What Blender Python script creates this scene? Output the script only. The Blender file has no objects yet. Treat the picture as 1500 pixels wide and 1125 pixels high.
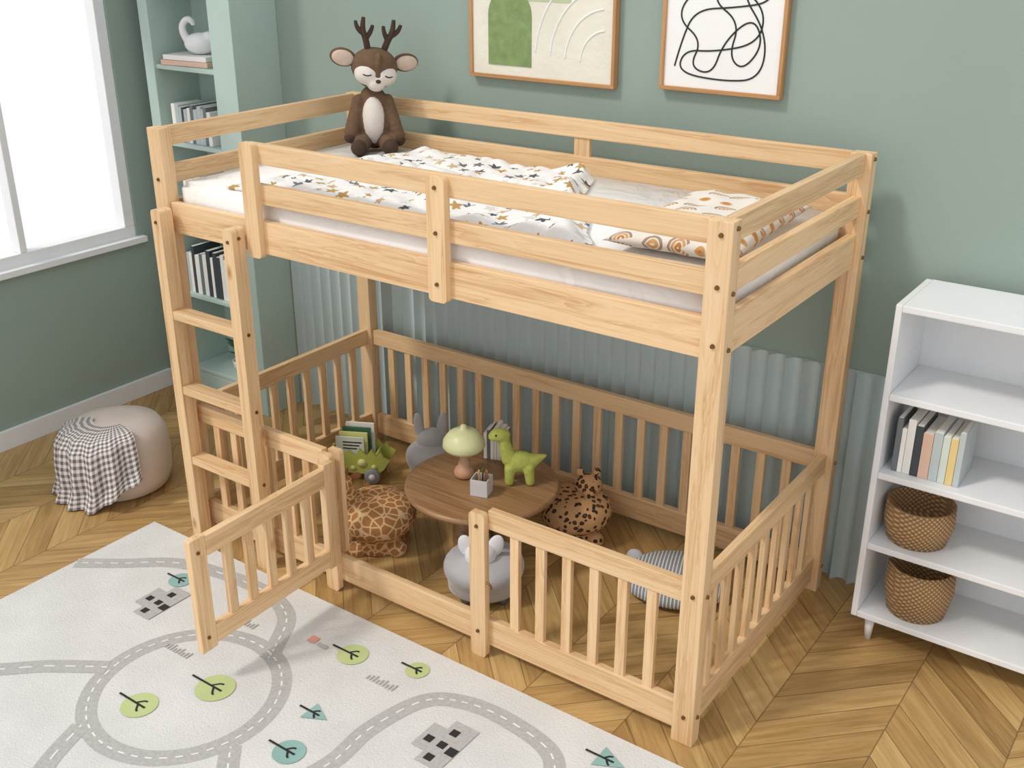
import bpy, bmesh, math, random
from mathutils import Vector, Matrix, noise, Euler
random.seed(4)
sc=bpy.context.scene
COL=bpy.context.collection
YAW=0.62
def lin(h):
    h=h.lstrip('#'); r=[]
    for i in (0,2,4):
        c=int(h[i:i+2],16)/255; r.append(c/12.92 if c<=.04045 else ((c+.055)/1.055)**2.4)
    return (*r,1)
# ---------------- node helper
class NT:
    def __init__(s,name):
        s.m=bpy.data.materials.new(name); s.m.use_nodes=True; s.t=s.m.node_tree
        s.b=s.t.nodes['Principled BSDF']
    def n(s,typ,**k):
        nd=s.t.nodes.new(typ)
        for a,v in k.items(): setattr(nd,a,v)
        return nd
    def set(s,sock,v):
        if isinstance(v,bpy.types.NodeSocket): s.t.links.new(v,sock)
        else: sock.default_value=v
    def M(s,op,a,b=0.0,c=0.0,clamp=False):
        nd=s.n('ShaderNodeMath',operation=op,use_clamp=clamp)
        s.set(nd.inputs[0],a); s.set(nd.inputs[1],b); s.set(nd.inputs[2],c)
        return nd.outputs[0]
    def sep(s,v):
        nd=s.n('ShaderNodeSeparateXYZ'); s.set(nd.inputs[0],v); return nd.outputs
    def comb(s,x,y,z):
        nd=s.n('ShaderNodeCombineXYZ')
        for i,v in enumerate((x,y,z)): s.set(nd.inputs[i],v)
        return nd.outputs[0]
    def noise(s,v,scale,detail=3,rough=.5,dist=0):
        nd=s.n('ShaderNodeTexNoise'); s.set(nd.inputs['Vector'],v)
        nd.inputs['Scale'].default_value=scale; nd.inputs['Detail'].default_value=detail
        nd.inputs['Roughness'].default_value=rough; nd.inputs['Distortion'].default_value=dist
        return nd.outputs['Fac']
    def ramp(s,f,stops,interp='LINEAR'):
        nd=s.n('ShaderNodeValToRGB'); nd.color_ramp.interpolation=interp
        el=nd.color_ramp.elements
        while len(el)<len(stops): el.new(.5)
        for e,(p,c) in zip(el,stops): e.position=p; e.color=lin(c) if isinstance(c,str) else c
        s.set(nd.inputs[0],f); return nd.outputs[0]
    def mix(s,f,a,b,blend='MIX'):
        nd=s.n('ShaderNodeMix',data_type='RGBA',blend_type=blend)
        s.set(nd.inputs[0],f)
        for i,v in ((6,a),(7,b)):
            if isinstance(v,str): v=lin(v)
            s.set(nd.inputs[i],v)
        return nd.outputs[2]
    def tc(s,w='Object'): return s.n('ShaderNodeTexCoord').outputs[w]
    def out(s,col,rough=.6,bump=None,bs=.2,bd=.01,**k):
        s.set(s.b.inputs['Base Color'],lin(col) if isinstance(col,str) else col); s.set(s.b.inputs['Roughness'],rough)
        if bump is not None:
            nd=s.n('ShaderNodeBump'); nd.inputs['Strength'].default_value=bs; nd.inputs['Distance'].default_value=bd
            s.set(nd.inputs['Height'],bump); s.t.links.new(nd.outputs[0],s.b.inputs['Normal'])
        for a,v in k.items(): s.set(s.b.inputs[a],v)
        return s.m
def plain(name,c,rough=.6,var=.06,scale=8,bscale=60,bs=.15,**k):
    t=NT(name); v=t.tc(); f=t.noise(v,scale,4)
    l=lin(c); a=tuple(min(1,x*(1-var)) for x in l[:3])+(1,); b=tuple(min(1,x*(1+var)) for x in l[:3])+(1,)
    col=t.ramp(f,[(.3,a),(.7,b)])
    return t.out(col,rough,t.noise(v,bscale,3),bs,.004,**k)
def wood(name,c1,c2,c3,knots=True,rough=.45):
    t=NT(name); v=t.tc(); rnd=t.n('ShaderNodeObjectInfo').outputs['Random']
    x,y,z=t.sep(v)
    off=t.M('MULTIPLY',rnd,37.0)
    vv=t.comb(t.M('ADD',t.M('MULTIPLY',x,1.3),off),t.M('MULTIPLY',y,26.0),t.M('ADD',t.M('MULTIPLY',z,26.0),off))
    g=t.noise(vv,1.0,4,.6,.6)
    rings=t.M('FRACT',t.M('MULTIPLY',g,7.0))
    v2=t.comb(t.M('ADD',t.M('MULTIPLY',x,3.0),off),t.M('MULTIPLY',y,160.0),t.M('MULTIPLY',z,160.0))
    fine=t.noise(v2,1.0,2)
    f=t.M('ADD',t.M('ADD',t.M('MULTIPLY',g,.66),t.M('MULTIPLY',fine,.25)),t.M('MULTIPLY',rings,.14))
    col=t.ramp(f,[(.36,c3),(.52,c2),(.72,c1)])
    tint=t.M('ADD',.93,t.M('MULTIPLY',rnd,.1))
    hs=t.n('ShaderNodeHueSaturation'); t.set(hs.inputs['Color'],col); t.set(hs.inputs['Value'],tint); col=hs.outputs[0]
    if knots:
        vo=t.n('ShaderNodeTexVoronoi'); t.set(vo.inputs['Vector'],t.comb(t.M('ADD',t.M('MULTIPLY',x,3.2),off),t.M('MULTIPLY',y,7.0),t.M('MULTIPLY',z,7.0))); vo.inputs['Scale'].default_value=1
        k=t.M('LESS_THAN',t.sep(vo.outputs['Color'])[0],.45)
        kk=t.M('MULTIPLY',t.M('SUBTRACT',1.0,t.M('MULTIPLY',vo.outputs['Distance'],10.0),clamp=True),k,clamp=True)
        col=t.mix(t.M('MULTIPLY',kk,.9,clamp=True),col,'#94602f')
    return t.out(col,rough,f,.08,.002)
PINE=wood('pine_wood','#eccda4','#e2bf92','#c89c6c')
WALNUT=wood('walnut','#ad8862','#9a7550','#7f5d3e',False,.4)
FRAMEW=wood('oak_frame','#c99c6c','#bd8c5a','#a8784a',False)
BRONZE=plain('bolt_bronze','#7d6038',.35,Metallic=.8)
WHITE=plain('white_paint','#e6e8ea',.5,.02)
SAGE=plain('wall_sage','#93a49b',.85,.03,2,200,.08)
CAB=plain('cabinet_sage','#b3c7c0',.6,.02)
# ---------------- mesh helpers
def link(o,parent=None):
    COL.objects.link(o)
    if parent: o.parent=parent
    return o
def empty(name,loc=(0,0,0),rz=0,s=1):
    o=bpy.data.objects.new(name,None); o.location=loc; o.rotation_euler=(0,0,rz); o.scale=(s,s,s); o.empty_display_size=.05; return link(o)
def meshobj(name,bm,mat,parent=None,smooth=False):
    me=bpy.data.meshes.new(name); bm.to_mesh(me); bm.free()
    for m in (mat if isinstance(mat,list) else [mat]): me.materials.append(m)
    if smooth:
        for p in me.polygons: p.use_smooth=True
    return link(bpy.data.objects.new(name,me),parent)
def board(name,x0,x1,y0,y1,z0,z1,mat=None,parent=None,bev=.003):
    mat=mat or PINE
    d=[x1-x0,y1-y0,z1-z0]; ax=d.index(max(d))
    c=Vector(((x0+x1)/2,(y0+y1)/2,(z0+z1)/2))
    R=[Matrix.Identity(3),Matrix.Rotation(math.pi/2,3,'Z'),Matrix.Rotation(-math.pi/2,3,'Y')][ax]
    ld=[abs(q) for q in (R.inverted()@Vector(d))]
    bm=bmesh.new(); bmesh.ops.create_cube(bm,size=1)
    bmesh.ops.scale(bm,vec=ld,verts=bm.verts)
    if bev: bmesh.ops.bevel(bm,geom=bm.edges[:],offset=min(bev,min(ld)*.3),segments=2,affect='EDGES',profile=.6)
    o=meshobj(name,bm,mat,parent); o.matrix_local=Matrix.Translation(c)@R.to_4x4(); return o
def lathe(name,prof,mat,parent=None,loc=(0,0,0),seg=40,fn=None):
    bm=bmesh.new(); rings=[]
    for r,z in prof:
        rings.append([bm.verts.new((r*math.cos(2*math.pi*i/seg),r*math.sin(2*math.pi*i/seg),z)) for i in range(seg)])
    for a,b in zip(rings,rings[1:]):
        for i in range(seg): bm.faces.new((a[i],a[(i+1)%seg],b[(i+1)%seg],b[i]))
    bm.faces.new(rings[0][::-1]); bm.faces.new(rings[-1])
    if fn:
        for v in bm.verts: v.co=fn(v.co)
    bmesh.ops.recalc_face_normals(bm,faces=bm.faces)
    o=meshobj(name,bm,mat,parent,True); o.location=loc; return o
def blob(name,parts,mat,parent=None,vox=.005,loc=(0,0,0),remesh=True,rot=None):
    bm=bmesh.new()
    for p in parts:
        r=p[1] if isinstance(p[1],tuple) else (p[1],)*3
        e=Euler(p[2]).to_matrix().to_4x4() if len(p)>2 else Matrix.Identity(4)
        bmesh.ops.create_uvsphere(bm,u_segments=20,v_segments=12,radius=1,matrix=Matrix.Translation(p[0])@e@Matrix.Diagonal((*r,1)))
    o=meshobj(name,bm,mat,parent,True); o.location=loc
    if rot: o.rotation_euler=rot
    if remesh:
        m=o.modifiers.new('r','REMESH'); m.mode='VOXEL'; m.voxel_size=vox; m.use_smooth_shade=True
        s=o.modifiers.new('s','SMOOTH'); s.iterations=4; s.factor=.6
    return o
def limb(p0,p1,r0,r1,n=7):
    p0,p1=Vector(p0),Vector(p1)
    return [(tuple(p0.lerp(p1,i/(n-1))),r0+(r1-r0)*i/(n-1)) for i in range(n)]
def tube(name,pts,rad,mat,parent=None,cyclic=False,spl='NURBS'):
    cu=bpy.data.curves.new(name,'CURVE'); cu.dimensions='3D'; cu.bevel_depth=1.0; cu.bevel_resolution=3; cu.use_fill_caps=True
    s=cu.splines.new(spl); s.points.add(len(pts)-1)
    rr=rad if isinstance(rad,(list,tuple)) else [rad]*len(pts)
    for i,p in enumerate(pts): s.points[i].co=(*p,1); s.points[i].radius=rr[i]
    if spl=='NURBS': s.order_u=3; s.use_endpoint_u=True; s.resolution_u=8
    s.use_cyclic_u=cyclic
    cu.materials.append(mat); o=bpy.data.objects.new(name,cu); return link(o,parent)
def prism(name,pts,th,mat,parent=None,loc=(0,0,0)):
    bm=bmesh.new()
    f=lambda p,t:(p[0],t,p[1])
    a=[bm.verts.new(f(p,-th/2)) for p in pts]; b=[bm.verts.new(f(p,th/2)) for p in pts]
    bm.faces.new(a); bm.faces.new(b[::-1]); n=len(pts)
    for i in range(n): bm.faces.new((a[i],b[i],b[(i+1)%n],a[(i+1)%n]))
    bmesh.ops.recalc_face_normals(bm,faces=bm.faces)
    o=meshobj(name,bm,mat,parent); o.location=loc
    return o
def bolt(parent,x,y,z,ax='y',r=.0062):
    bm=bmesh.new(); bmesh.ops.create_cone(bm,cap_ends=True,segments=16,radius1=r,radius2=r*.8,depth=.006)
    o=meshobj('bolt',bm,BRONZE,parent); o.location=(x,y,z)
    o.rotation_euler=(math.pi/2,0,0) if ax=='y' else (0,math.pi/2,0)
# ================= ROOM
WY=1.04; WX=-1.15; CEIL=2.55
def floor_mat():
    t=NT('oak_chevron_floor'); x,y,z=t.sep(t.tc())
    w=.30; pw=.125
    col=t.M('FLOOR',t.M('DIVIDE',x,w)); tri=t.M('PINGPONG',x,w)
    v=t.M('DIVIDE',t.M('ADD',y,tri),pw); idx=t.M('FLOOR',v); fr=t.M('FRACT',v)
    odd=t.M('PINGPONG',col,1.0); sg=t.M('SUBTRACT',1.0,t.M('MULTIPLY',odd,2.0))
    s=t.M('MULTIPLY',t.M('SUBTRACT',t.M('MULTIPLY',x,sg),y),.707)
    wn=t.n('ShaderNodeTexWhiteNoise',noise_dimensions='2D'); t.set(wn.inputs['Vector'],t.comb(col,idx,0.0)); rnd=wn.outputs['Value']
    gv=t.comb(t.M('ADD',t.M('MULTIPLY',s,3.0),t.M('MULTIPLY',rnd,50.0)),t.M('MULTIPLY',v,3.2),t.M('MULTIPLY',rnd,9.0))
    g=t.noise(gv,1.0,5,.65,.9)
    g2=t.noise(t.comb(t.M('MULTIPLY',s,6.0),t.M('MULTIPLY',v,22.0),rnd),1.0,2)
    f=t.M('ADD',t.M('ADD',t.M('MULTIPLY',g,.65),t.M('MULTIPLY',g2,.2)),t.M('MULTIPLY',t.M('SUBTRACT',rnd,.3),.25))
    c=t.ramp(f,[(.25,'#8a6a3c'),(.45,'#ad8a56'),(.62,'#c3a26b'),(.8,'#d5b984')])
    e=t.M('LESS_THAN',t.M('PINGPONG',fr,.5),.018)
    fx=t.M('PINGPONG',t.M('FRACT',t.M('DIVIDE',x,w)),.5); e2=t.M('LESS_THAN',fx,.006)
    ee=t.M('MAXIMUM',e,e2)
    c=t.mix(t.M('MULTIPLY',ee,.6),c,'#5a4020')
    return t.out(c,t.M('ADD',.33,t.M('MULTIPLY',g,.2)),t.M('SUBTRACT',f,ee),.15,.003)
bm=bmesh.new(); bmesh.ops.create_cube(bm,size=1,matrix=Matrix.Translation((1.7,-1.15,-.05))@Matrix.Diagonal((6.0,4.6,.1,1)))
meshobj('floor',bm,floor_mat())
def slab(name,x0,x1,y0,y1,z0,z1,mat,parent=None):
    bm=bmesh.new(); bmesh.ops.create_cube(bm,size=1,matrix=Matrix.Translation(((x0+x1)/2,(y0+y1)/2,(z0+z1)/2))@Matrix.Diagonal((x1-x0,y1-y0,z1-z0,1)))
    return meshobj(name,bm,mat,parent)
slab('wall_back',WX-.1,4.7,WY,WY+.1,0,CEIL,SAGE)
bm=bmesh.new()
for y0,y1,z0,z1 in ((-1.2,-.35,0,CEIL),(.72,WY,0,CEIL),(-.35,.72,0,.74),(-.35,.72,2.05,CEIL)):
    bmesh.ops.create_cube(bm,size=1,matrix=Matrix.Translation((WX-.05,(y0+y1)/2,(z0+z1)/2))@Matrix.Diagonal((.1,y1-y0,z1-z0,1)))
meshobj('wall_left',bm,SAGE)
w=empty('window_1')
for n,a in (('frame_bottom',(-.35,.72,.74,.79)),('frame_top',(-.35,.72,2.0,2.05)),('frame_a',(-.35,-.30,.79,2.0)),('frame_b',(.67,.72,.79,2.0)),('mullion',(.17,.20,.79,2.0))):
    board(n,WX-.07,WX-.01,a[0],a[1],a[2],a[3],WHITE,w)
board('sill',WX-.06,WX+.03,-.38,.75,.715,.742,WHITE,w)
board('baseboard_left',WX,WX+.018,-1.2,.79,0,.085,WHITE)
FL=plain('wainscot_paint','#c0cfd0',.6,.02)
def flute(name,x0,x1,top=.745):
    bm=bmesh.new(); pitch=.058; n=int((x1-x0)/pitch); k=12; prev=None
    def yy(j):
        u=(j%k)/k
        return WY-.008-.031*abs(2*u-1)**2.2
    for j in range(n*k+1):
        x=x0+j*pitch/k; y=yy(j)
        c=[bm.verts.new((x,WY,0)),bm.verts.new((x,y,0)),bm.verts.new((x,y,top)),bm.verts.new((x,WY,top))]
        if prev:
            for a in range(3): bm.faces.new((prev[a],prev[a+1],c[a+1],c[a]))
        prev=c
    bmesh.ops.recalc_face_normals(bm,faces=bm.faces)
    return meshobj(name,bm,FL)
flute('wainscot_panel',-.485,4.68)
# ================= BED
L,W,H=2.0,.945,1.442
bed=empty('loft_bed')
px,py=.062,.045
for i,(x,y) in enumerate(((0,0),(L-px,0),(0,W-py),(L-px,W-py))):
    board('post_%d'%(i+1),x,x+px,y,y+py,0,H,parent=bed)
xa,xb=px,L-px
T=[(1.382,1.442),(1.262,1.322)]
for z0,z1 in T:
    board('front_guard_rail',.44,xb,.012,.036,z0,z1,parent=bed)
    board('back_guard_rail',xa,xb,W-.036,W-.012,z0,z1,parent=bed)
    for x in (.018,L-.042):
        board('end_guard_rail',x,x+.024,py,W-py,z0,z1,parent=bed)
board('front_side_beam',xa,xb,.01,.036,1.11,1.21,parent=bed)
board('back_side_beam',xa,xb,W-.036,W-.01,1.11,1.21,parent=bed)
for x in (.018,L-.044): board('end_beam',x,x+.026,py,W-py,1.11,1.21,parent=bed)
def stile(name,x0,x1,z0,z1,y0=-.012,y1=.012):
    w=x1-x0; r=.012; pts=[]
    for cx,cz,a0 in ((x1-r,z1-r,0),(x0+r,z1-r,90),(x0+r,z0+r,180),(x1-r,z0+r,270)):
        for a in range(0,91,15): pts.append(((cx+r*math.cos(math.radians(a0+a))-(x0+x1)/2),(cz+r*math.sin(math.radians(a0+a))-(z0+z1)/2)))
    bm=bmesh.new(); th=y1-y0
    A=[bm.verts.new((p[1],-th/2,-p[0])) for p in pts]; B=[bm.verts.new((p[1],th/2,-p[0])) for p in pts]
    bm.faces.new(A); bm.faces.new(B[::-1]); n=len(pts)
    for i in range(n): bm.faces.new((A[i],B[i],B[(i+1)%n],A[(i+1)%n]))
    bmesh.ops.recalc_face_normals(bm,faces=bm.faces)
    o=meshobj(name,bm,PINE,bed)
    o.matrix_local=Matrix.Translation(((x0+x1)/2,(y0+y1)/2,(z0+z1)/2))@Matrix.Rotation(-math.pi/2,4,'Y'); return o
stile('guard_stile',.436,.492,1.10,1.446)
stile('center_stile',1.145,1.205,1.10,1.437)
board('back_center_block',1.01,1.07,W-.03,W-.012,1.21,1.382,parent=bed)
for z in (1.41,1.29,1.15): bolt(bed,1.175,-.014,z)
for z in (1.41,1.29,1.15): bolt(bed,L-.028,-.002,z)
for z in (1.425,1.275,1.14): bolt(bed,L+.002,.022,z,'x'); bolt(bed,L+.002,W-.022,z,'x')
for z in (1.28,.47,.09): bolt(bed,.03,-.002,z)
for z in (.47,.09): bolt(bed,L-.028,-.002,z); bolt(bed,L+.002,.022,z,'x'); bolt(bed,L+.002,W-.022,z,'x')
board('slat_base',px,L-px,.04,W-.04,1.115,1.135,parent=bed)
ZB=(.035,.125); ZT=(.437,.5)
def xf(name,x0,x1,y,n):
    board(name+'_top_rail',x0,x1,y,y+.024,*ZT,parent=bed)
    p=(x1-x0)/(n+1)
    for i in range(n):
        c=x0+p*(i+1); board(name+'_slat',c-.015,c+.015,y+.004,y+.02,ZB[1]-.01,ZT[0]+.01,parent=bed,bev=.002)
def yf(name,x,n):
    board(name+'_top_rail',x,x+.024,py,W-py,*ZT,parent=bed)
    board(name+'_bottom_beam',x,x+.024,py,W-py,*ZB,parent=bed)
    p=(W-2*py)/(n+1)
    for i in range(n):
        c=py+p*(i+1); board(name+'_slat',x+.004,x+.02,c-.015,c+.015,ZB[1]-.01,ZT[0]+.01,parent=bed,bev=.002)
board('front_bottom_beam',xa,xb,.01,.034,*ZB,parent=bed)
board('back_bottom_beam',xa,xb,W-.034,W-.01,*ZB,parent=bed)
xf('front_left_fence',xa,.665,.01,6); xf('front_right_fence',1.32,xb,.01,6); xf('back_fence',xa,xb,W-.034,20)
yf('left_fence',.02,9); yf('right_fence',L-.044,9)
stile('gate_post_a',.665,.718,0.0,.5,-.012,.01); stile('gate_post_b',1.267,1.322,0.0,.492,-.012,.01)
stile('gate_post_a_back',.665,.718,0.125,.5,.034,.052)
for z in (.45,.09): bolt(bed,1.295,-.014,z)
g=empty('gate',(.722,-.01,0),math.radians(1.5)); g.parent=bed
board('gate_top_rail',-.012,.012,-.52,-.045,.415,.478,parent=g)
board('gate_bottom_rail',-.012,.012,-.52,-.045,.125,.185,parent=g)
board('gate_hinge_stile',-.012,.012,-.045,-.0,.115,.49,parent=g)
board('gate_end_stile',-.012,.012,-.575,-.52,.115,.485,parent=g)
for i in range(5):
    c=-.52+.475/6*(i+1); board('gate_slat',-.008,.008,c-.015,c+.015,.18,.42,parent=g,bev=.002)
for z in (.16,.44): bolt(g,.013,-.55,z,'x')
tube('gate_latch',[(1.33,-.01,.27),(1.345,-.012,.27),(1.345,-.012,.255)],.0035,BRONZE,bed)
ld=empty('ladder')
for x0,zt in ((.05,1.2),(.385,1.19)):
    s=stile('ladder_rail',x0,x0+.044,0,zt,-.062,-.013); s.parent=ld
for z in (.867,.60,.335):
    board('ladder_rung',.094,.385,-.06,-.008,z-.03,z,parent=ld)
for z in (1.16,.85,.585,.32): bolt(ld,.43,-.038,z,'x')
bolt(ld,.072,-.063,1.16); bolt(ld,.407,-.063,1.15)
# ================= MATTRESS & BEDDING
def sheet_mat():
    t=NT('white_sheet'); v=t.tc(); n=t.noise(v,8,3,.5,1.2)
    return t.out('#fbfaf9',.85,n,.35,.02)
SHEET=sheet_mat()
bm=bmesh.new(); bmesh.ops.create_cube(bm,size=1,matrix=Matrix.Translation((1.0,.4725,1.204))@Matrix.Diagonal((1.872,.855,.134,1)))
bmesh.ops.bevel(bm,geom=bm.edges[:],offset=.018,segments=4,affect='EDGES')
meshobj('mattress',bm,SHEET,None,True)
def star_mat():
    t=NT('star_print_fabric'); v=t.tc(); x,y,z=t.sep(v)
    S=17.0
    vo=t.n('ShaderNodeTexVoronoi',voronoi_dimensions='2D'); t.set(vo.inputs['Vector'],t.comb(x,y,0.0)); vo.inputs['Scale'].default_value=S; vo.inputs['Randomness'].default_value=.75
    cx,cy,_=t.sep(vo.outputs['Position']); r1,r2,r3=t.sep(vo.outputs['Color'])
    dx=t.M('SUBTRACT',x,cx); dy=t.M('SUBTRACT',y,cy)
    rr=t.M('SQRT',t.M('ADD',t.M('MULTIPLY',dx,dx),t.M('MULTIPLY',dy,dy)))
    th=t.M('ADD',t.M('ARCTAN2',dy,dx),t.M('MULTIPLY',r2,6.0))
    k=t.M('MULTIPLY',t.M('PINGPONG',t.M('MULTIPLY',th,5/(2*math.pi)),.5),2.0)
    R=t.M('MULTIPLY',t.M('SUBTRACT',1.0,t.M('MULTIPLY',t.M('POWER',k,.7),.58)),t.M('ADD',.013,t.M('MULTIPLY',r3,.014)))
    m=t.M('LESS_THAN',rr,R)
    sc_=t.ramp(r1,[(0,'#b89458'),(.34,'#505357'),(.55,'#c6ad86'),(.7,'#717376'),(.88,'#d5d2cc')],'CONSTANT')
    n=t.noise(v,7,4,.6,1.2)
    return t.out(t.mix(m,'#ebe9e7',sc_),.85,n,.5,.02)
STAR=star_mat()
def quadsheet(name,c,zf,mat,nx=140,ny=80):
    bm=bmesh.new(); g=[]
    for i in range(nx+1):
        row=[]
        for j in range(ny+1):
            u,w_=i/nx,j/ny
            p=(Vector(c[0])*(1-u)+Vector(c[1])*u)*(1-w_)+(Vector(c[3])*(1-u)+Vector(c[2])*u)*w_
            wob=.035*noise.noise(Vector((p.x*5,p.y*5,3)))
            row.append(bm.verts.new((p.x+wob*(1 if 0<i<=nx else 0),min(.89,max(.06,p.y+wob)),zf(p.x,p.y,u,w_))))
        g.append(row)
    for i in range(nx):
        for j in range(ny): bm.faces.new((g[i][j],g[i+1][j],g[i+1][j+1],g[i][j+1]))
    o=meshobj(name,bm,mat,None,True); s=o.modifiers.new('s','SOLIDIFY'); s.thickness=.008; s.offset=1
    return o
def zf(x,y,u,w_):
    a=noise.noise(Vector((x*4,y*6,0)));b=abs(noise.noise(Vector((x*9+y*5,y*9-x*4,7))))
    e=min(u,1-u,w_,1-w_); k=min(1,e*14)
    hem=.02*math.exp(-((u-.93)/.05)**2)
    return 1.2735+k*(.012+.014*max(0,a)+.036*b+hem)
quadsheet('star_blanket',[(.28,.06),(1.60,.06),(1.12,.82),(.41,.86)],zf,STAR)
def rainbow_mat():
    t=NT('rainbow_print_fabric'); v=t.tc(); x,y,z=t.sep(v)
    vo=t.n('ShaderNodeTexVoronoi',voronoi_dimensions='2D'); t.set(vo.inputs['Vector'],t.comb(x,y,0.0)); vo.inputs['Scale'].default_value=14; vo.inputs['Randomness'].default_value=.4
    cx,cy,_=t.sep(vo.outputs['Position']); r1,r2,r3=t.sep(vo.outputs['Color'])
    dx=t.M('SUBTRACT',x,cx); dy=t.M('SUBTRACT',y,cy)
    rr=t.M('SQRT',t.M('ADD',t.M('MULTIPLY',dx,dx),t.M('MULTIPLY',dy,dy)))
    ring=t.M('MULTIPLY',t.M('GREATER_THAN',t.M('FRACT',t.M('MULTIPLY',rr,105.0)),.3),t.M('LESS_THAN',rr,.0300))
    half=t.M('GREATER_THAN',t.M('ADD',dy,t.M('MULTIPLY',dx,-.4)),-.002)
    isr=t.M('GREATER_THAN',r1,.30)
    m1=t.M('MULTIPLY',t.M('MULTIPLY',ring,half),isr)
    m2=t.M('MULTIPLY',t.M('LESS_THAN',rr,.016),t.M('SUBTRACT',1.0,isr))
    col=t.ramp(t.M('MULTIPLY',rr,33.0),[(0,'#b98246'),(.3,'#cf9c62'),(.62,'#9c8d80'),(.9,'#a85f34')],'CONSTANT')
    return t.out(t.mix(t.M('MAXIMUM',m1,m2),'#e4ddd3',col),.85,t.noise(v,10,3),.4,.01)
def pillow(name,loc,lx,ly,h,rz,mat,tx=0):
    bm=bmesh.new(); n=40; G={}
    for s in (1,-1):
        for i in range(n+1):
            for j in range(n+1):
                u,w_=i/n*2-1,j/n*2-1
                if s==-1 and (i in (0,n) or j in (0,n)): G[s,i,j]=G[1,i,j]; continue
                hh=((1-u**4)*(1-w_**4))**.6
                pin=1-.10*(1-u*u)*abs(w_)**3; pin2=1-.10*(1-w_*w_)*abs(u)**3
                G[s,i,j]=bm.verts.new((u*lx*pin2,w_*ly*pin,s*h*hh*(1+.3*noise.noise(Vector((u*3,w_*3,1))))))
        for i in range(n):
            for j in range(n):
                f=(G[s,i,j],G[s,i+1,j],G[s,i+1,j+1],G[s,i,j+1])
                bm.faces.new(f if s==1 else f[::-1])
    o=meshobj(name,bm,mat,None,True); o.location=loc; o.rotation_euler=(0,tx,rz); return o
pillow('pillow',(1.752,.43,1.312),.175,.30,.036,.08,rainbow_mat())
# ================= DEER PLUSH
DB=plain('deer_fur','#6a523d',.95,.14,60,300,.5)
DD=plain('deer_dark','#453226',.9,.1,60,300,.4)
DC=plain('deer_cream','#ddd5cd',.95,.04,60,300,.4)
DP=plain('deer_ear_pink','#cdb8a8',.95,.04,60,300,.4)
BLK=plain('black_thread','#20201f',.6)
de=empty('deer_plush',(.225,.805,1.271),math.radians(42),.95)
blob('body',[((0,0,.10),(.078,.068,.098)),((0,0,.17),(.055,.05,.07))]+limb((.055,-.02,.185),(.088,-.05,.06),.024,.028)+limb((-.055,-.02,.185),(-.085,-.055,.075),.024,.028)+limb((.045,-.04,.036),(.055,-.12,.03),.036,.028)+limb((-.045,-.04,.036),(-.055,-.12,.03),.036,.028),DB,de)
blob('belly',[((0,-.038,.115),(.044,.043,.088))],DC,de,remesh=False)
blob('hooves',[((.058,-.138,.032),(.03,.03,.031)),((-.058,-.138,.032),(.03,.03,.031)),((.09,-.055,.042),(.026,.026,.022)),((-.087,-.06,.056),(.026,.026,.022))],DD,de,remesh=False)
hd=bpy.data.objects.new('head_pivot',None); link(hd,de); hd.location=(0,0,.225); hd.rotation_euler=(math.radians(6),math.radians(7),math.radians(12))
blob('head',[((0,0,.082),(.088,.076,.070)),((0,-.02,.055),(.07,.06,.05))],DB,hd)
blob('face',[((.03,-.034,.062),(.05,.048,.042)),((-.03,-.034,.062),(.05,.048,.042)),((0,-.055,.035),(.036,.036,.032))],DC,hd,vox=.004)
blob('face_stripe',[((0,-.045,.10),(.018,.035,.045),(.3,0,0))],DB,hd,vox=.004)
blob('nose',[((0,-.092,.048),(.010,.007,.007))],DD,hd,remesh=False)
for s in (1,-1):
    blob('ear',[((s*.118,.01,.105),(.050,.016,.034),(0,s*-.15,0))],DB,hd,remesh=False)
    blob('ear_inner',[((s*.120,-.004,.105),(.042,.010,.028),(0,s*-.15,0))],DP,hd,remesh=False)
    tube('antler',[(s*.03,0,.14),(s*.04,0,.18),(s*.058,0,.21),(s*.056,0,.255)],[.012,.012,.011,.007],DD,hd)
    tube('antler_tine',[(s*.042,0,.18),(s*.022,0,.205),(s*.02,0,.23)],[.010,.009,.006],DD,hd)
    tube('antler_tine',[(s*.055,0,.20),(s*.080,0,.212),(s*.084,0,.24)],[.010,.009,.006],DD,hd)
    tube('eye',[(s*.026,-.082,.068),(s*.040,-.083,.060),(s*.055,-.074,.066)],.0022,BLK,hd)
# ================= PICTURES
CREAM=plain('canvas_cream','#e2dfd0',.8,.05,6,40,.6); CWHITE=plain('canvas_white','#eeeeec',.8,.01)
def picture(name,x0,x1,z0,z1,cm):
    e=empty(name); y1=WY-.002; y0=WY-.028; f=.012
    board('frame_bottom',x0,x1,y0,y1,z0,z0+f,FRAMEW,e,.001); board('frame_top',x0,x1,y0,y1,z1-f,z1,FRAMEW,e,.001)
    board('frame_side_a',x0,x0+f,y0,y1,z0+f,z1-f,FRAMEW,e,.001); board('frame_side_b',x1-f,x1,y0,y1,z0+f,z1-f,FRAMEW,e,.001)
    slab('canvas',x0+f,x1-f,y0+.008,y1,z0+f,z1-f,cm,e); return e,y0+.0075
e,yc=picture('abstract_arch_painting',.505,1.096,1.53,2.12,CREAM)
def arch(x0,x1,z0,zt):
    r=(x1-x0)/2; c=(x0+x1)/2; return [(x0,z0),(x1,z0)]+[(c+r*math.cos(math.radians(a)),zt-r+r*math.sin(math.radians(a))) for a in range(0,181,10)]
prism('green_arch',arch(.585,.765,1.575,1.83),.004,plain('olive_green','#7f9560',.85,.15,30),e,loc=(0,yc,0))
prism('pale_arch',arch(.70,.92,1.79,2.02),.003,plain('pale_olive','#b9c29a',.8),e,loc=(0,yc,0))
for R_ in (.10,.16,.22,.28):
    tube('texture_ridge',[(1.06+R_*math.cos(math.radians(a)),yc,1.60+R_*1.1*math.sin(math.radians(a))) for a in range(95,178,8)],.003,CWHITE,e)
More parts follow.
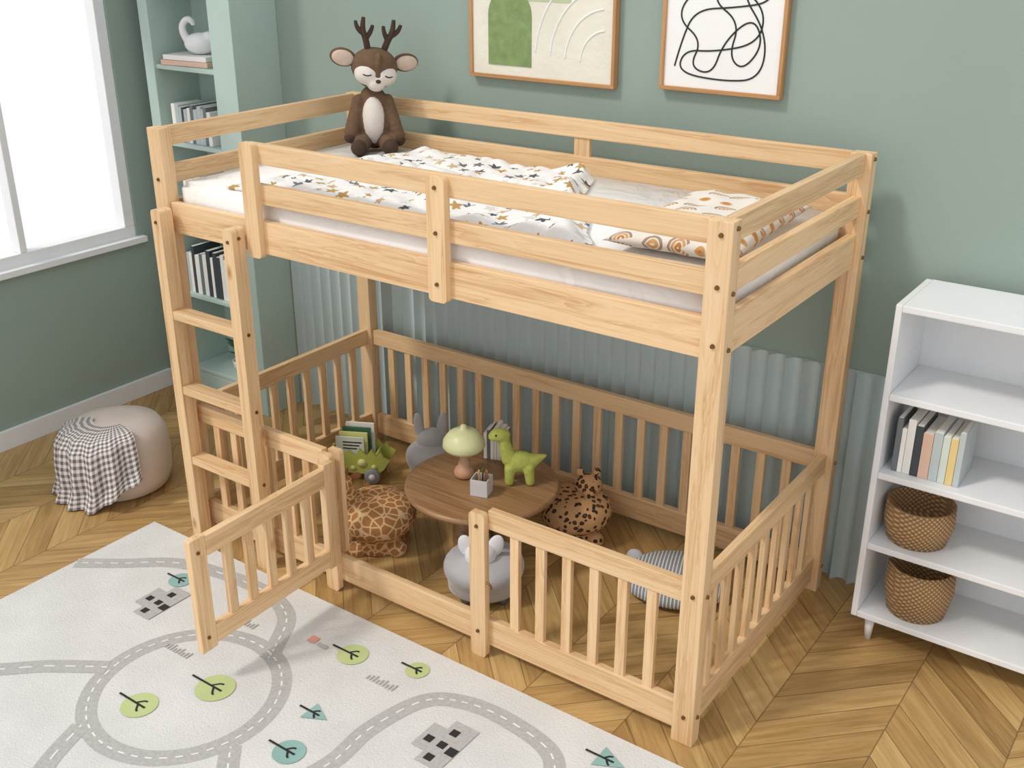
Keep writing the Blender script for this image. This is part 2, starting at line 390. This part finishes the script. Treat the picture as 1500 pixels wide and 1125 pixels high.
e,yc=picture('line_art_picture',1.262,1.668,1.546,2.10,CWHITE)
def sq(pts): tube('ink_line',[(x,yc,z) for x,z in pts],.0026,BLK,e)
sq([(1.31,1.95),(1.36,1.90),(1.50,1.88),(1.35,1.84),(1.31,1.76),(1.40,1.70),(1.36,1.62),(1.44,1.60),(1.47,1.70),(1.56,1.78),(1.60,1.70),(1.54,1.62),(1.49,1.66),(1.52,1.76),(1.42,1.82),(1.48,1.89),(1.60,1.90),(1.62,1.82),(1.50,1.80),(1.37,1.79),(1.33,1.70),(1.31,1.62)])
sq([(1.36,1.98),(1.38,1.86),(1.52,1.86),(1.60,1.79),(1.58,1.70),(1.44,1.67),(1.34,1.67),(1.32,1.60),(1.48,1.585),(1.60,1.60),(1.61,1.73),(1.50,1.86),(1.56,1.98)])
# ================= BUILT-IN BOOKCASE (left)
bc=empty('built_in_bookcase'); f0=.80
board('right_panel',-.62,-.49,f0,WY,0,CEIL-.02,CAB,bc); board('left_panel',-1.05,-.99,f0,WY,0,CEIL-.02,CAB,bc)
board('back_panel',-.99,-.62,WY-.015,WY,0,CEIL-.02,CAB,bc,0)
for z in (.13,.49,.84,1.168,1.484,1.80,2.12): board('shelf',-.99,-.62,f0+.01,WY-.015,z-.018,z,CAB,bc)
board('plinth',-.99,-.62,f0+.01,f0+.03,0,.11,CAB,bc)
PAL=['#e9e7e2','#6d7478','#f2f0ea','#b9c3c4','#d9b7a2','#3d4449','#cfd8cf','#e0c98a']
BM=[plain('book_%d'%i,c,.6,.03) for i,c in enumerate(PAL)]
def books(name,x0,y0,z,n,h,d=.12,rz=0,tk=(.012,.028),cols=None):
    e=empty(name,(x0,y0,z),rz); x=0
    for i in range(n):
        t=random.uniform(*tk); hh=h*random.uniform(.8,1)
        board('book',x,x+t,0,d,0.0005,hh,random.choice(cols or BM),e,.001)
        board('pages',x+.002,x+t-.002,.002,d-.004,.003,hh+.001,BM[2],e,0); x+=t+.001
    return e
COOL=[BM[0],BM[1],BM[2],BM[3],BM[0],BM[3],BM[5]]
books('shelf_books',-.97,f0+.03,.49,14,.22,.15,cols=COOL)
books('shelf_books',-.95,f0+.03,1.168,12,.17,.14,tk=(.01,.024),cols=COOL)
books('shelf_books',-.93,f0+.03,.84,8,.2,.14,cols=COOL)
bs=empty('book_stack',(-.83,.90,1.484),.1)
for i,(a,b) in enumerate(((.13,.08),(.12,.075))): board('book',-a,a,-b,b,.001+i*.021,.021+i*.021,[BM[4],BM[0]][i],bs,.002)
sw=empty('swan_ornament',(-.80,.90,1.526),YAW,1.1)
blob('body',[((0,0,.04),(.062,.04,.04)),((.035,0,.055),(.035,.03,.03))],WHITE,sw)
tube('neck',[(-.045,0,.05),(-.07,0,.09),(-.045,0,.13),(-.02,0,.12),(-.02,0,.105)],[.016,.013,.012,.012,.007],WHITE,sw)
GR=plain('leaf_green','#3c6b4d',.6,.2)
pl=empty('potted_plant',(-.76,.90,.131),0,.8)
lathe('pot',[(.035,0),(.045,.06),(.04,.06),(.038,.05)],WHITE,pl)
for i in range(14):
    a=i*2.4; r=.05+.02*random.random(); h=.09+.014*i
    blob('leaf',[((r*math.cos(a)*.8,r*math.sin(a)*.8,h),(.035,.018,.005),(0,-.5,a))],GR,pl,remesh=False)
tube('stem',[(0,0,.05),(0,0,.28)],.004,GR,pl)
# ================= WHITE SHELF (right)
ws=empty('white_bookshelf'); sx0,sx1,sy0,sy1=2.172,2.85,.715,.995; ZT_=1.09
for n,x in (('side_a',sx0),('side_b',sx1-.018)): board(n,x,x+.018,sy0,sy1,.09,ZT_,WHITE,ws)
board('back',sx0+.018,sx1-.018,sy1-.01,sy1,.09,ZT_,WHITE,ws,0)
for z in (.11,.35,.585,.83,ZT_): board('shelf',sx0+.018,sx1-.018,sy0,sy1-.01,z-.02,z,WHITE,ws)
for x in (sx0+.05,sx1-.05):
    for y in (sy0+.04,sy1-.04): lathe('leg',[(.009,0),(.017,.09)],WHITE,ws,(x,y,0),16)
def wick():
    t=NT('wicker'); v=t.tc(); x,y,z=t.sep(v)
    a=t.M('SINE',t.M('MULTIPLY',z,420.0)); b=t.M('SINE',t.M('MULTIPLY',t.M('ADD',x,y),300.0)); f=t.M('MULTIPLY',a,b)
    return t.out(t.ramp(f,[(.0,'#94714a'),(.6,'#d2b083')]),.8,f,.6,.004)
WK=wick()
def basket(name,x,y,z,r,h):
    lathe(name,[(r*.85,0),(r,h*.5),(r*.97,h),(r*.9,h),(r*.88,h*.4),(.01,h*.15)],WK,None,(x,y,z+.001))
basket('wicker_basket',2.298,.83,.35,.1,.12); basket('wicker_basket',2.33,.83,.11,.1,.16)
books('shelf_books',2.215,.75,.585,9,.17,.14)
# ================= ROUND POUF with plaid
pf=empty('round_pouf',(-.50,.04,0))
PK=plain('pouf_beige','#d3c5bb',.9,.05)
lathe('cushion',[(.15,0),(.18,.015),(.195,.06),(.2,.14),(.195,.22),(.17,.26),(.1,.275),(.01,.277)],PK,pf)
def plaid():
    t=NT('plaid_fabric'); u=t.tc('UV'); x,y,z=t.sep(u)
    a=t.M('GREATER_THAN',t.M('FRACT',t.M('MULTIPLY',x,34.0)),.5); b=t.M('GREATER_THAN',t.M('FRACT',t.M('MULTIPLY',y,18.0)),.5)
    f=t.M('MULTIPLY',t.M('ADD',a,b),.5)
    return t.out(t.ramp(f,[(0,'#e0dad6'),(.4,'#aba5a3'),(.8,'#66605f')],'CONSTANT'),.9)
bm=bmesh.new(); uvl=bm.loops.layers.uv.new(); G=[]
na,nz=90,36
prof=[(.07,.285),(.14,.278),(.18,.262),(.207,.22),(.214,.14),(.215,.06),(.235,.006)]
for i in range(na+1):
    row=[]; A=math.radians(-150+135*i/na)
    for j in range(nz+1):
        q=j/nz*(len(prof)-1); k=min(int(q),len(prof)-2); fr=q-k
        r=prof[k][0]*(1-fr)+prof[k+1][0]*fr; z=prof[k][1]*(1-fr)+prof[k+1][1]*fr
        z+=.0 if i<60 else (i-60)/30*.12*(j/nz)
        r+=(.014*math.sin(i*.45+.8*math.sin(j*.2))+.012)*(j/nz)
        row.append((bm.verts.new((r*math.cos(A),r*math.sin(A),z)),(i/na*.8,j/nz)))
    G.append(row)
for i in range(na):
    for j in range(nz):
        q=[G[i][j],G[i+1][j],G[i+1][j+1],G[i][j+1]]; f=bm.faces.new([a[0] for a in q])
        for l,a in zip(f.loops,q): l[uvl].uv=a[1]
meshobj('plaid_throw',bm,plaid(),pf,True)
# ================= RUG
rg=empty('play_rug')
def rugm():
    t=NT('rug_pile'); v=t.tc(); n=t.noise(v,180,3); n2=t.noise(v,5,3)
    return t.out(t.ramp(n2,[(.3,'#d0d0ce'),(.7,'#dadad8')]),.95,n,.5,.006)
slab('rug_base',-.14,2.75,-1.9,-.085,0.0005,.009,rugm(),rg)
RG=plain('print_gray','#b2b1af',.95,.1,90,180,.3); RW=plain('print_white','#e6e6e4',.95); RB=plain('print_black','#2c2c2b',.95)
RGG=plain('print_green','#bac78b',.95,.05); RBL=plain('print_blue','#8cb1ac',.95); RO=plain('print_pink','#d99a88',.95)
def strip(name,pts,w,mat,z,dash=None,closed=False):
    P=[Vector(p) for p in pts]; n=len(P); S=[]
    rng=range(n if closed else n-1)
    for i in rng:
        g=lambda k:P[k%n] if closed else P[max(0,min(n-1,k))]
        a,b,c,d=g(i-1),g(i),g(i+1),g(i+2)
        for s in range(14):
            t=s/14; S.append(.5*((2*b)+(-a+c)*t+(2*a-5*b+4*c-d)*t*t+(-a+3*b-3*c+d)*t**3))
    if closed: S.append(S[0])
    bm=bmesh.new(); prev=None
    for i,p in enumerate(S):
        d=(S[min(i+1,len(S)-1)]-S[max(i-1,0)]).normalized(); nn=Vector((-d.y,d.x))*w/2
        c=(bm.verts.new((*(p+nn),z)),bm.verts.new((*(p-nn),z)))
        if prev and not(dash and (i//2)%2): bm.faces.new((prev[0],prev[1],c[1],c[0]))
        prev=c
    bmesh.ops.recalc_face_normals(bm,faces=bm.faces)
    for f in bm.faces:
        if f.normal.z<0: f.normal_flip()
    return meshobj(name,bm,mat,rg)
def road(pts,closed=False,w=.058,k=[0]):
    k[0]+=1; z=.0093+.00015*k[0]
    strip('road',pts,w,RG,z,closed=closed)
    strip('road_dashes',pts,.005,RW,z+.0006,True,closed)
cc=(.72,-.64); road([(cc[0]+.27*math.cos(a*math.pi/6),cc[1]+.27*math.sin(a*math.pi/6)) for a in range(12)],True)
road([(-.13,-.42),(0,-.33),(.15,-.22),(.35,-.17),(.55,-.165),(.69,-.22),(.77,-.34),(.80,-.40)])
road([(1.0,-.72),(1.1,-.80),(1.22,-.72),(1.26,-.6),(1.255,-.45),(1.30,-.28),(1.40,-.215),(1.55,-.205),(1.72,-.25),(1.80,-.4),(1.85,-.6),(2.0,-.8)])
road([(.6,-.9),(.7,-1.1),(.95,-1.2),(1.3,-1.1),(1.6,-1.2),(2.0,-1.3)])
road([(-.13,-.9),(.1,-.95),(.3,-.8),(.45,-.7)])
def disc(x,y,r,mat,z=.0115):
    bm=bmesh.new(); bmesh.ops.create_circle(bm,cap_ends=True,segments=36,radius=r,matrix=Matrix.Translation((x,y,z)))
    for f in bm.faces:
        if f.normal.z<0: f.normal_flip()
    meshobj('print_disc',bm,mat,rg)
def tri(pts,mat,z=.0118):
    bm=bmesh.new(); bm.faces.new([bm.verts.new((*p,z)) for p in pts]); bm.normal_update()
    for f in bm.faces:
        if f.normal.z<0: f.normal_flip()
    meshobj('print_shape',bm,mat,rg)
def tree(x,y,r,mat,tr=False):
    if tr: tri([(x-r*.7,y-r),(x-r*.7,y+r),(x+r*1.3,y)],mat)
    else: disc(x,y,r,mat)
    z=.0124
    strip('trunk',[(x-r*1.7,y),(x-r*.5,y),(x+r*.5,y)],.007,RB,z)
    strip('branch',[(x-r*.3,y),(x,y+r*.35),(x+r*.2,y+r*.4)],.006,RB,z+.0002); strip('branch',[(x-r*.1,y),(x+r*.2,y-r*.35),(x+r*.35,y-r*.4)],.006,RB,z+.0002)
for a in ((.994,-.24,.048,RGG),(1.20,-.184,.036,RGG),(.778,-.583,.058,RGG),(.662,-.756,.052,RGG),(1.142,-.643,.045,RBL),(1.091,-.495,.035,RBL,True),(1.847,-.178,.04,RBL,True),(.25,-.28,.04,RBL),(1.5,-.75,.06,RGG),(2.15,-.5,.05,RGG),(.3,-1.2,.06,RBL)): tree(*a)
def house(x,y,s=1):
    def q(a,b,c,d,m,z): tri([(x+a*s,y+b*s),(x+c*s,y+b*s),(x+c*s,y+d*s),(x+a*s,y+d*s)],m,z)
    q(-.03,-.09,.05,.09,RG,.0116); q(-.075,-.05,-.03,.05,RG,.0116)
    for i in range(3): q(-.015,-.075+i*.055,.01,-.05+i*.055,RB,.0122)
    q(-.06,-.02,-.035,.005,RB,.0122); q(.02,-.03,.05,.0,RB,.0122)
house(.30,-.40,.95); house(1.46,-.38); house(2.1,-1.0)
for (x,y) in ((.50,-.545),(1.10,-.30),(.55,-.33)):
    for i in range(9): tri([(x+i*.012,y),(x+i*.012+.005,y),(x+i*.012+.005,y+.018+.006*(i%3)),(x+i*.012,y+.018+.006*(i%3))],RG,.0119)
tri([(.83,-.27),(.86,-.27),(.86,-.24),(.83,-.24)],RO,.0119); tri([(.87,-.27),(.91,-.27),(.91,-.255),(.87,-.255)],RG,.0119)
# ================= TABLE
tb=empty('round_play_table',(.957,.46,0))
lathe('top',[(.25,.256),(.262,.26),(.265,.268),(.262,.277),(.255,.28),(.01,.2801)],WALNUT,tb,seg=64)
for i in range(4):
    a=math.radians(-5+90*i); lathe('leg',[(.032,0),(.036,.01),(.036,.258)],WALNUT,tb,(.095*math.cos(a),.095*math.sin(a),0),24)
TZ=.281
ml=empty('mushroom_lamp',(.886,.455,TZ))
lathe('base',[(.026,0),(.034,.006),(.036,.02),(.03,.034),(.02,.042),(.02,.06),(.016,.062),(.016,.10),(.02,.105)],plain('lamp_clay','#c09474',.5),ml)
lathe('shade',[(.03,.10),(.062,.105),(.073,.118),(.07,.14),(.052,.165),(.03,.178),(.012,.182),(.01,.194),(.002,.197)],plain('lamp_shade','#d5dbab',.4,.03,**{'Subsurface Weight':.2}),ml)
b=books('table_books',.86,.60,TZ,6,.125,.075,.3,(.009,.016),cols=[BM[0],BM[1],BM[2],BM[5]])
pc=empty('pencil_cup',(1.005,.395,TZ),.3)
CUP=plain('cup_gray','#c9c9cc',.5)
for n,a in (('side',(-.03,.03,-.03,-.026)),('side',(-.03,.03,.026,.03)),('side',(-.03,-.026,-.026,.026)),('side',(.026,.03,-.026,.026))): board(n,a[0],a[1],a[2],a[3],0,.06,CUP,pc,.001)
board('bottom',-.027,.027,-.027,.027,0.001,.004,CUP,pc,0)
PN=[plain('pencil_%d'%i,c) for i,c in enumerate(['#c98a4a','#8a5a3a','#d9b070','#5a6a50'])]
for i in range(8):
    x,y=random.uniform(-.018,.018),random.uniform(-.018,.018)
    tube('pencil',[(x*.6,y*.6,.006),(x*1.2,y*1.2,.085)],.0032,PN[i%4],pc,spl='POLY')
DG=plain('dino_fur','#b0b85c',.95,.12,80,260,.6); DG2=plain('dino_spots','#82903c',.95,.1)
dn=empty('dinosaur_plush',(1.055,.525,TZ),YAW)
blob('body',[((.012,0,.078),(.052,.034,.038))]+limb((-.025,0,.09),(-.045,0,.165),.027,.019)+[((-.055,0,.178),(.036,.025,.024)),((-.075,0,.172),(.02,.02,.016))]+limb((.05,0,.08),(.098,0,.10),.026,.006)+sum([limb((sx,sy,.06),(sx*1.1,sy*1.15,.014),.019,.016) for sx in (-.022,.042) for sy in (-.02,.02)],[]),DG,dn,vox=.004)
blob('spikes',[((-.02+.02*i,0,.112-.002*i*i),(.008,.005,.012)) for i in range(4)]+[((-.018,0,.135),(.008,.005,.01)),((-.026,0,.16),(.008,.005,.01))],DG2,dn,remesh=False)
blob('eye',[((-.068,-.022,.185),.0035),((-.068,.022,.185),.0035)],BLK,dn,remesh=False)
# ================= DINO CART
ct=empty('dinosaur_book_cart',(.205,.63,0),YAW-.15,.95)
CG=plain('cart_green','#b3bc5c',.6,.04); CY=plain('cart_yellow','#dad98c',.6); CGY=plain('wheel_gray','#8d8f94',.6)
side=[(-.14,.055),(-.12,.04),(.10,.035),(.13,.06),(.155,.10),(.13,.115),(.12,.14),(.10,.118),(.08,.15),(.06,.118),(.03,.15),(.01,.115),(-.02,.14),(-.05,.11),(-.08,.125),(-.10,.10),(-.15,.085)]
for y in (-.05,.05): prism('side_plate',side,.012,CG,ct,loc=(0,y,0))
for x,z,r in ((-.06,.075,.018),(0,.06,.012),(.04,.085,.02),(.09,.07,.012)):
    o=lathe('spot',[(r,0),(r*.98,.003)],CY,ct,(x,-.056,z),20); o.rotation_euler=(math.pi/2,0,0)
board('tray',-.11,.10,-.044,.044,.04,.05,CG,ct)
board('end_board',-.112,-.10,-.044,.044,.045,.12,CG,ct); board('end_board',.09,.10,-.044,.044,.045,.12,CG,ct)
for x in (-.095,.085):
    for y in (-.07,.07):
        o=lathe('wheel',[(.03,-.009),(.034,-.004),(.034,.004),(.03,.009)],CGY,ct,(x,y,.034),28); o.rotation_euler=(math.pi/2,0,0)
        o=lathe('hub',[(.014,-.011),(.014,.011)],WHITE,ct,(x,y,.034),20); o.rotation_euler=(math.pi/2,0,0)
for i in range(4):
    o=board('picture_book',-.075+.01*i,.045+.01*i,-.034+.019*i,-.026+.019*i,.052,.19+.014*i,[BM[6],CY,GR,BM[2]][i],ct,.001)
for i in range(3): board('book_title',-.045,.035-.01*i,-.0355,-.034,.165-.014*i,.17-.014*i,RB,ct,0)
# ================= ANIMAL STOOLS
def giraffe():
    t=NT('giraffe_print'); v=t.tc(); vo=t.n('ShaderNodeTexVoronoi',feature='DISTANCE_TO_EDGE'); t.set(vo.inputs['Vector'],v); vo.inputs['Scale'].default_value=34
    return t.out(t.ramp(vo.outputs['Distance'],[(.05,'#e3c294'),(.12,'#ad7845')]),.9,t.noise(v,200,2),.3,.003)
def leopard():
    t=NT('leopard_print'); v=t.tc(); vo=t.n('ShaderNodeTexVoronoi'); t.set(vo.inputs['Vector'],v); vo.inputs['Scale'].default_value=50
    d=t.M('ADD',vo.outputs['Distance'],t.M('MULTIPLY',t.M('SUBTRACT',t.noise(v,80,2),.5),.5))
    return t.out(t.ramp(d,[(0,'#95653a'),(.2,'#33241a'),(.36,'#33241a'),(.42,'#cda272')]),.9,t.noise(v,200,2),.3,.003)
def velvet(name,c): return plain(name,c,.8,.08,12,150,.2,**{'Sheen Weight':.6})
GF,LP,GV,GV2=giraffe(),leopard(),velvet('gray_velvet','#afb0b4'),velvet('light_velvet','#dcdde0')
def cushion(e,r,h,mat,z0=.0,low=.7,split=.28):
    zb=z0+(h-z0)*split; pr=[(r*low*.9,z0),(r*low,z0+.008),(r*low,zb)]
    hc=(h-zb)/2; zc=zb+hc
    for i in range(1,22):
        a=-math.pi/2+math.pi*i/22; ca,sa=math.cos(a),math.sin(a)
        rr=r*abs(ca)**.62; zz=zc+hc*math.copysign(abs(sa)**.85,sa)
        if i<8 and rr<r*low: continue
        if i<11: rr=max(rr,r*low)
        pr.append((rr,zz))
    pr.append((.003,h-.004))
    lathe('seat',pr,mat,e,seg=56)
s=empty('giraffe_stool',(.625,.29,0),YAW)
cushion(s,.136,.195,GF)
blob('feet',[((x,y,.022),(.036,.036,.03)) for x in (-.07,.07) for y in (-.065,.065)],GF,s,remesh=False)
blob('head',limb((-.09,.02,.15),(-.105,.0,.235),.032,.026)+[((-.11,-.01,.25),(.032,.042,.03)),((-.11,-.045,.24),(.022,.026,.02))],GF,s)
blob('ears',[((-.072,.005,.268),(.024,.008,.013),(0,-.4,0)),((-.148,.005,.268),(.024,.008,.013),(0,.4,0)),((-.098,.0,.288),(.006,.006,.018)),((-.122,.0,.288),(.006,.006,.018))],plain('giraffe_brown','#8a5c3a',.9),s,remesh=False)
s=empty('leopard_stool',(1.165,.735,0),YAW)
cushion(s,.128,.18,LP)
blob('feet',[((x,y,.022),(.034,.034,.03)) for x in (-.065,.065) for y in (-.06,.06)],LP,s,remesh=False)
blob('head',[((.045,.03,.195),(.05,.045,.042)),((.045,-.012,.185),(.025,.02,.018))],LP,s)
blob('ears',[((.015,.035,.24),(.014,.008,.02)),((.075,.035,.24),(.014,.008,.02))],LP,s,remesh=False)
s=empty('elephant_stool',(1.11,.265,0),YAW)
cushion(s,.132,.155,GV,.03,.9,.2)
for a in range(4):
    lathe('leg',[(.014,0),(.02,.04)],plain('leg_gray','#77797d',.6),s,(.085*math.cos(a*1.571+.785),.085*math.sin(a*1.571+.785),0),16)
blob('head',[((-.01,-.03,.165),(.052,.046,.042)),((-.01,-.072,.145),(.02,.024,.02)),((-.01,-.088,.125),(.013,.015,.022))],GV2,s)
blob('ears',[((-.055,-.02,.19),(.026,.010,.042),(0,-.3,0)),((.038,-.02,.19),(.026,.010,.042),(0,.3,0))],GV2,s,remesh=False)
s=empty('bunny_stool',(.46,.785,0),YAW)
cushion(s,.10,.15,GV,.0,.85)
blob('head',[((0,.02,.16),(.06,.05,.045))],GV,s)
blob('ears',[((-.045,.02,.215),(.02,.012,.06),(0,-.12,0)),((.045,.02,.215),(.02,.012,.06),(0,.12,0))],GV,s,remesh=False)
def stripe():
    t=NT('striped_knit'); x,y,z=t.sep(t.tc()); f=t.M('SINE',t.M('MULTIPLY',x,520.0))
    return t.out(t.ramp(f,[(.3,'#858b91'),(.6,'#d9d9d7')]),.9,f,.3,.003)
s=empty('striped_cushion',(1.615,.645,0),.35)
lathe('body',[(.09,0),(.13,.008),(.155,.03),(.15,.055),(.115,.08),(.06,.092),(.003,.096)],stripe(),s,fn=lambda c:Vector((c.x*1.15,c.y*.98,c.z)))
blob('ear',[((-.145,.06,.06),(.03,.02,.035),(0,-.5,0))],GV,s,remesh=False)
# ================= LIGHT
sun=bpy.data.objects.new('sun',bpy.data.lights.new('sun','SUN')); link(sun)
sun.data.energy=1.45; sun.data.angle=math.radians(8); sun.data.color=(1,.94,.86)
sun.rotation_euler=Vector((.42,.72,-1.0)).to_track_quat('-Z','Y').to_euler()
wd=bpy.data.worlds.new('world'); sc.world=wd; wd.use_nodes=True
bg=wd.node_tree.nodes['Background']; bg.inputs[0].default_value=(.98,.985,1,1); bg.inputs[1].default_value=1.02
sc.view_settings.view_transform='Standard'; sc.view_settings.look='None'
# ================= CAMERA
cam=bpy.data.objects.new('camera',bpy.data.cameras.new('camera')); link(cam)
cam.location=(2.93792,-2.14193,2.05009); cam.rotation_euler=(math.pi/2-.40681,0,.61928)
cam.data.sensor_fit='HORIZONTAL'; cam.data.sensor_width=36; cam.data.lens=1590.776/1500*36
sc.camera=cam
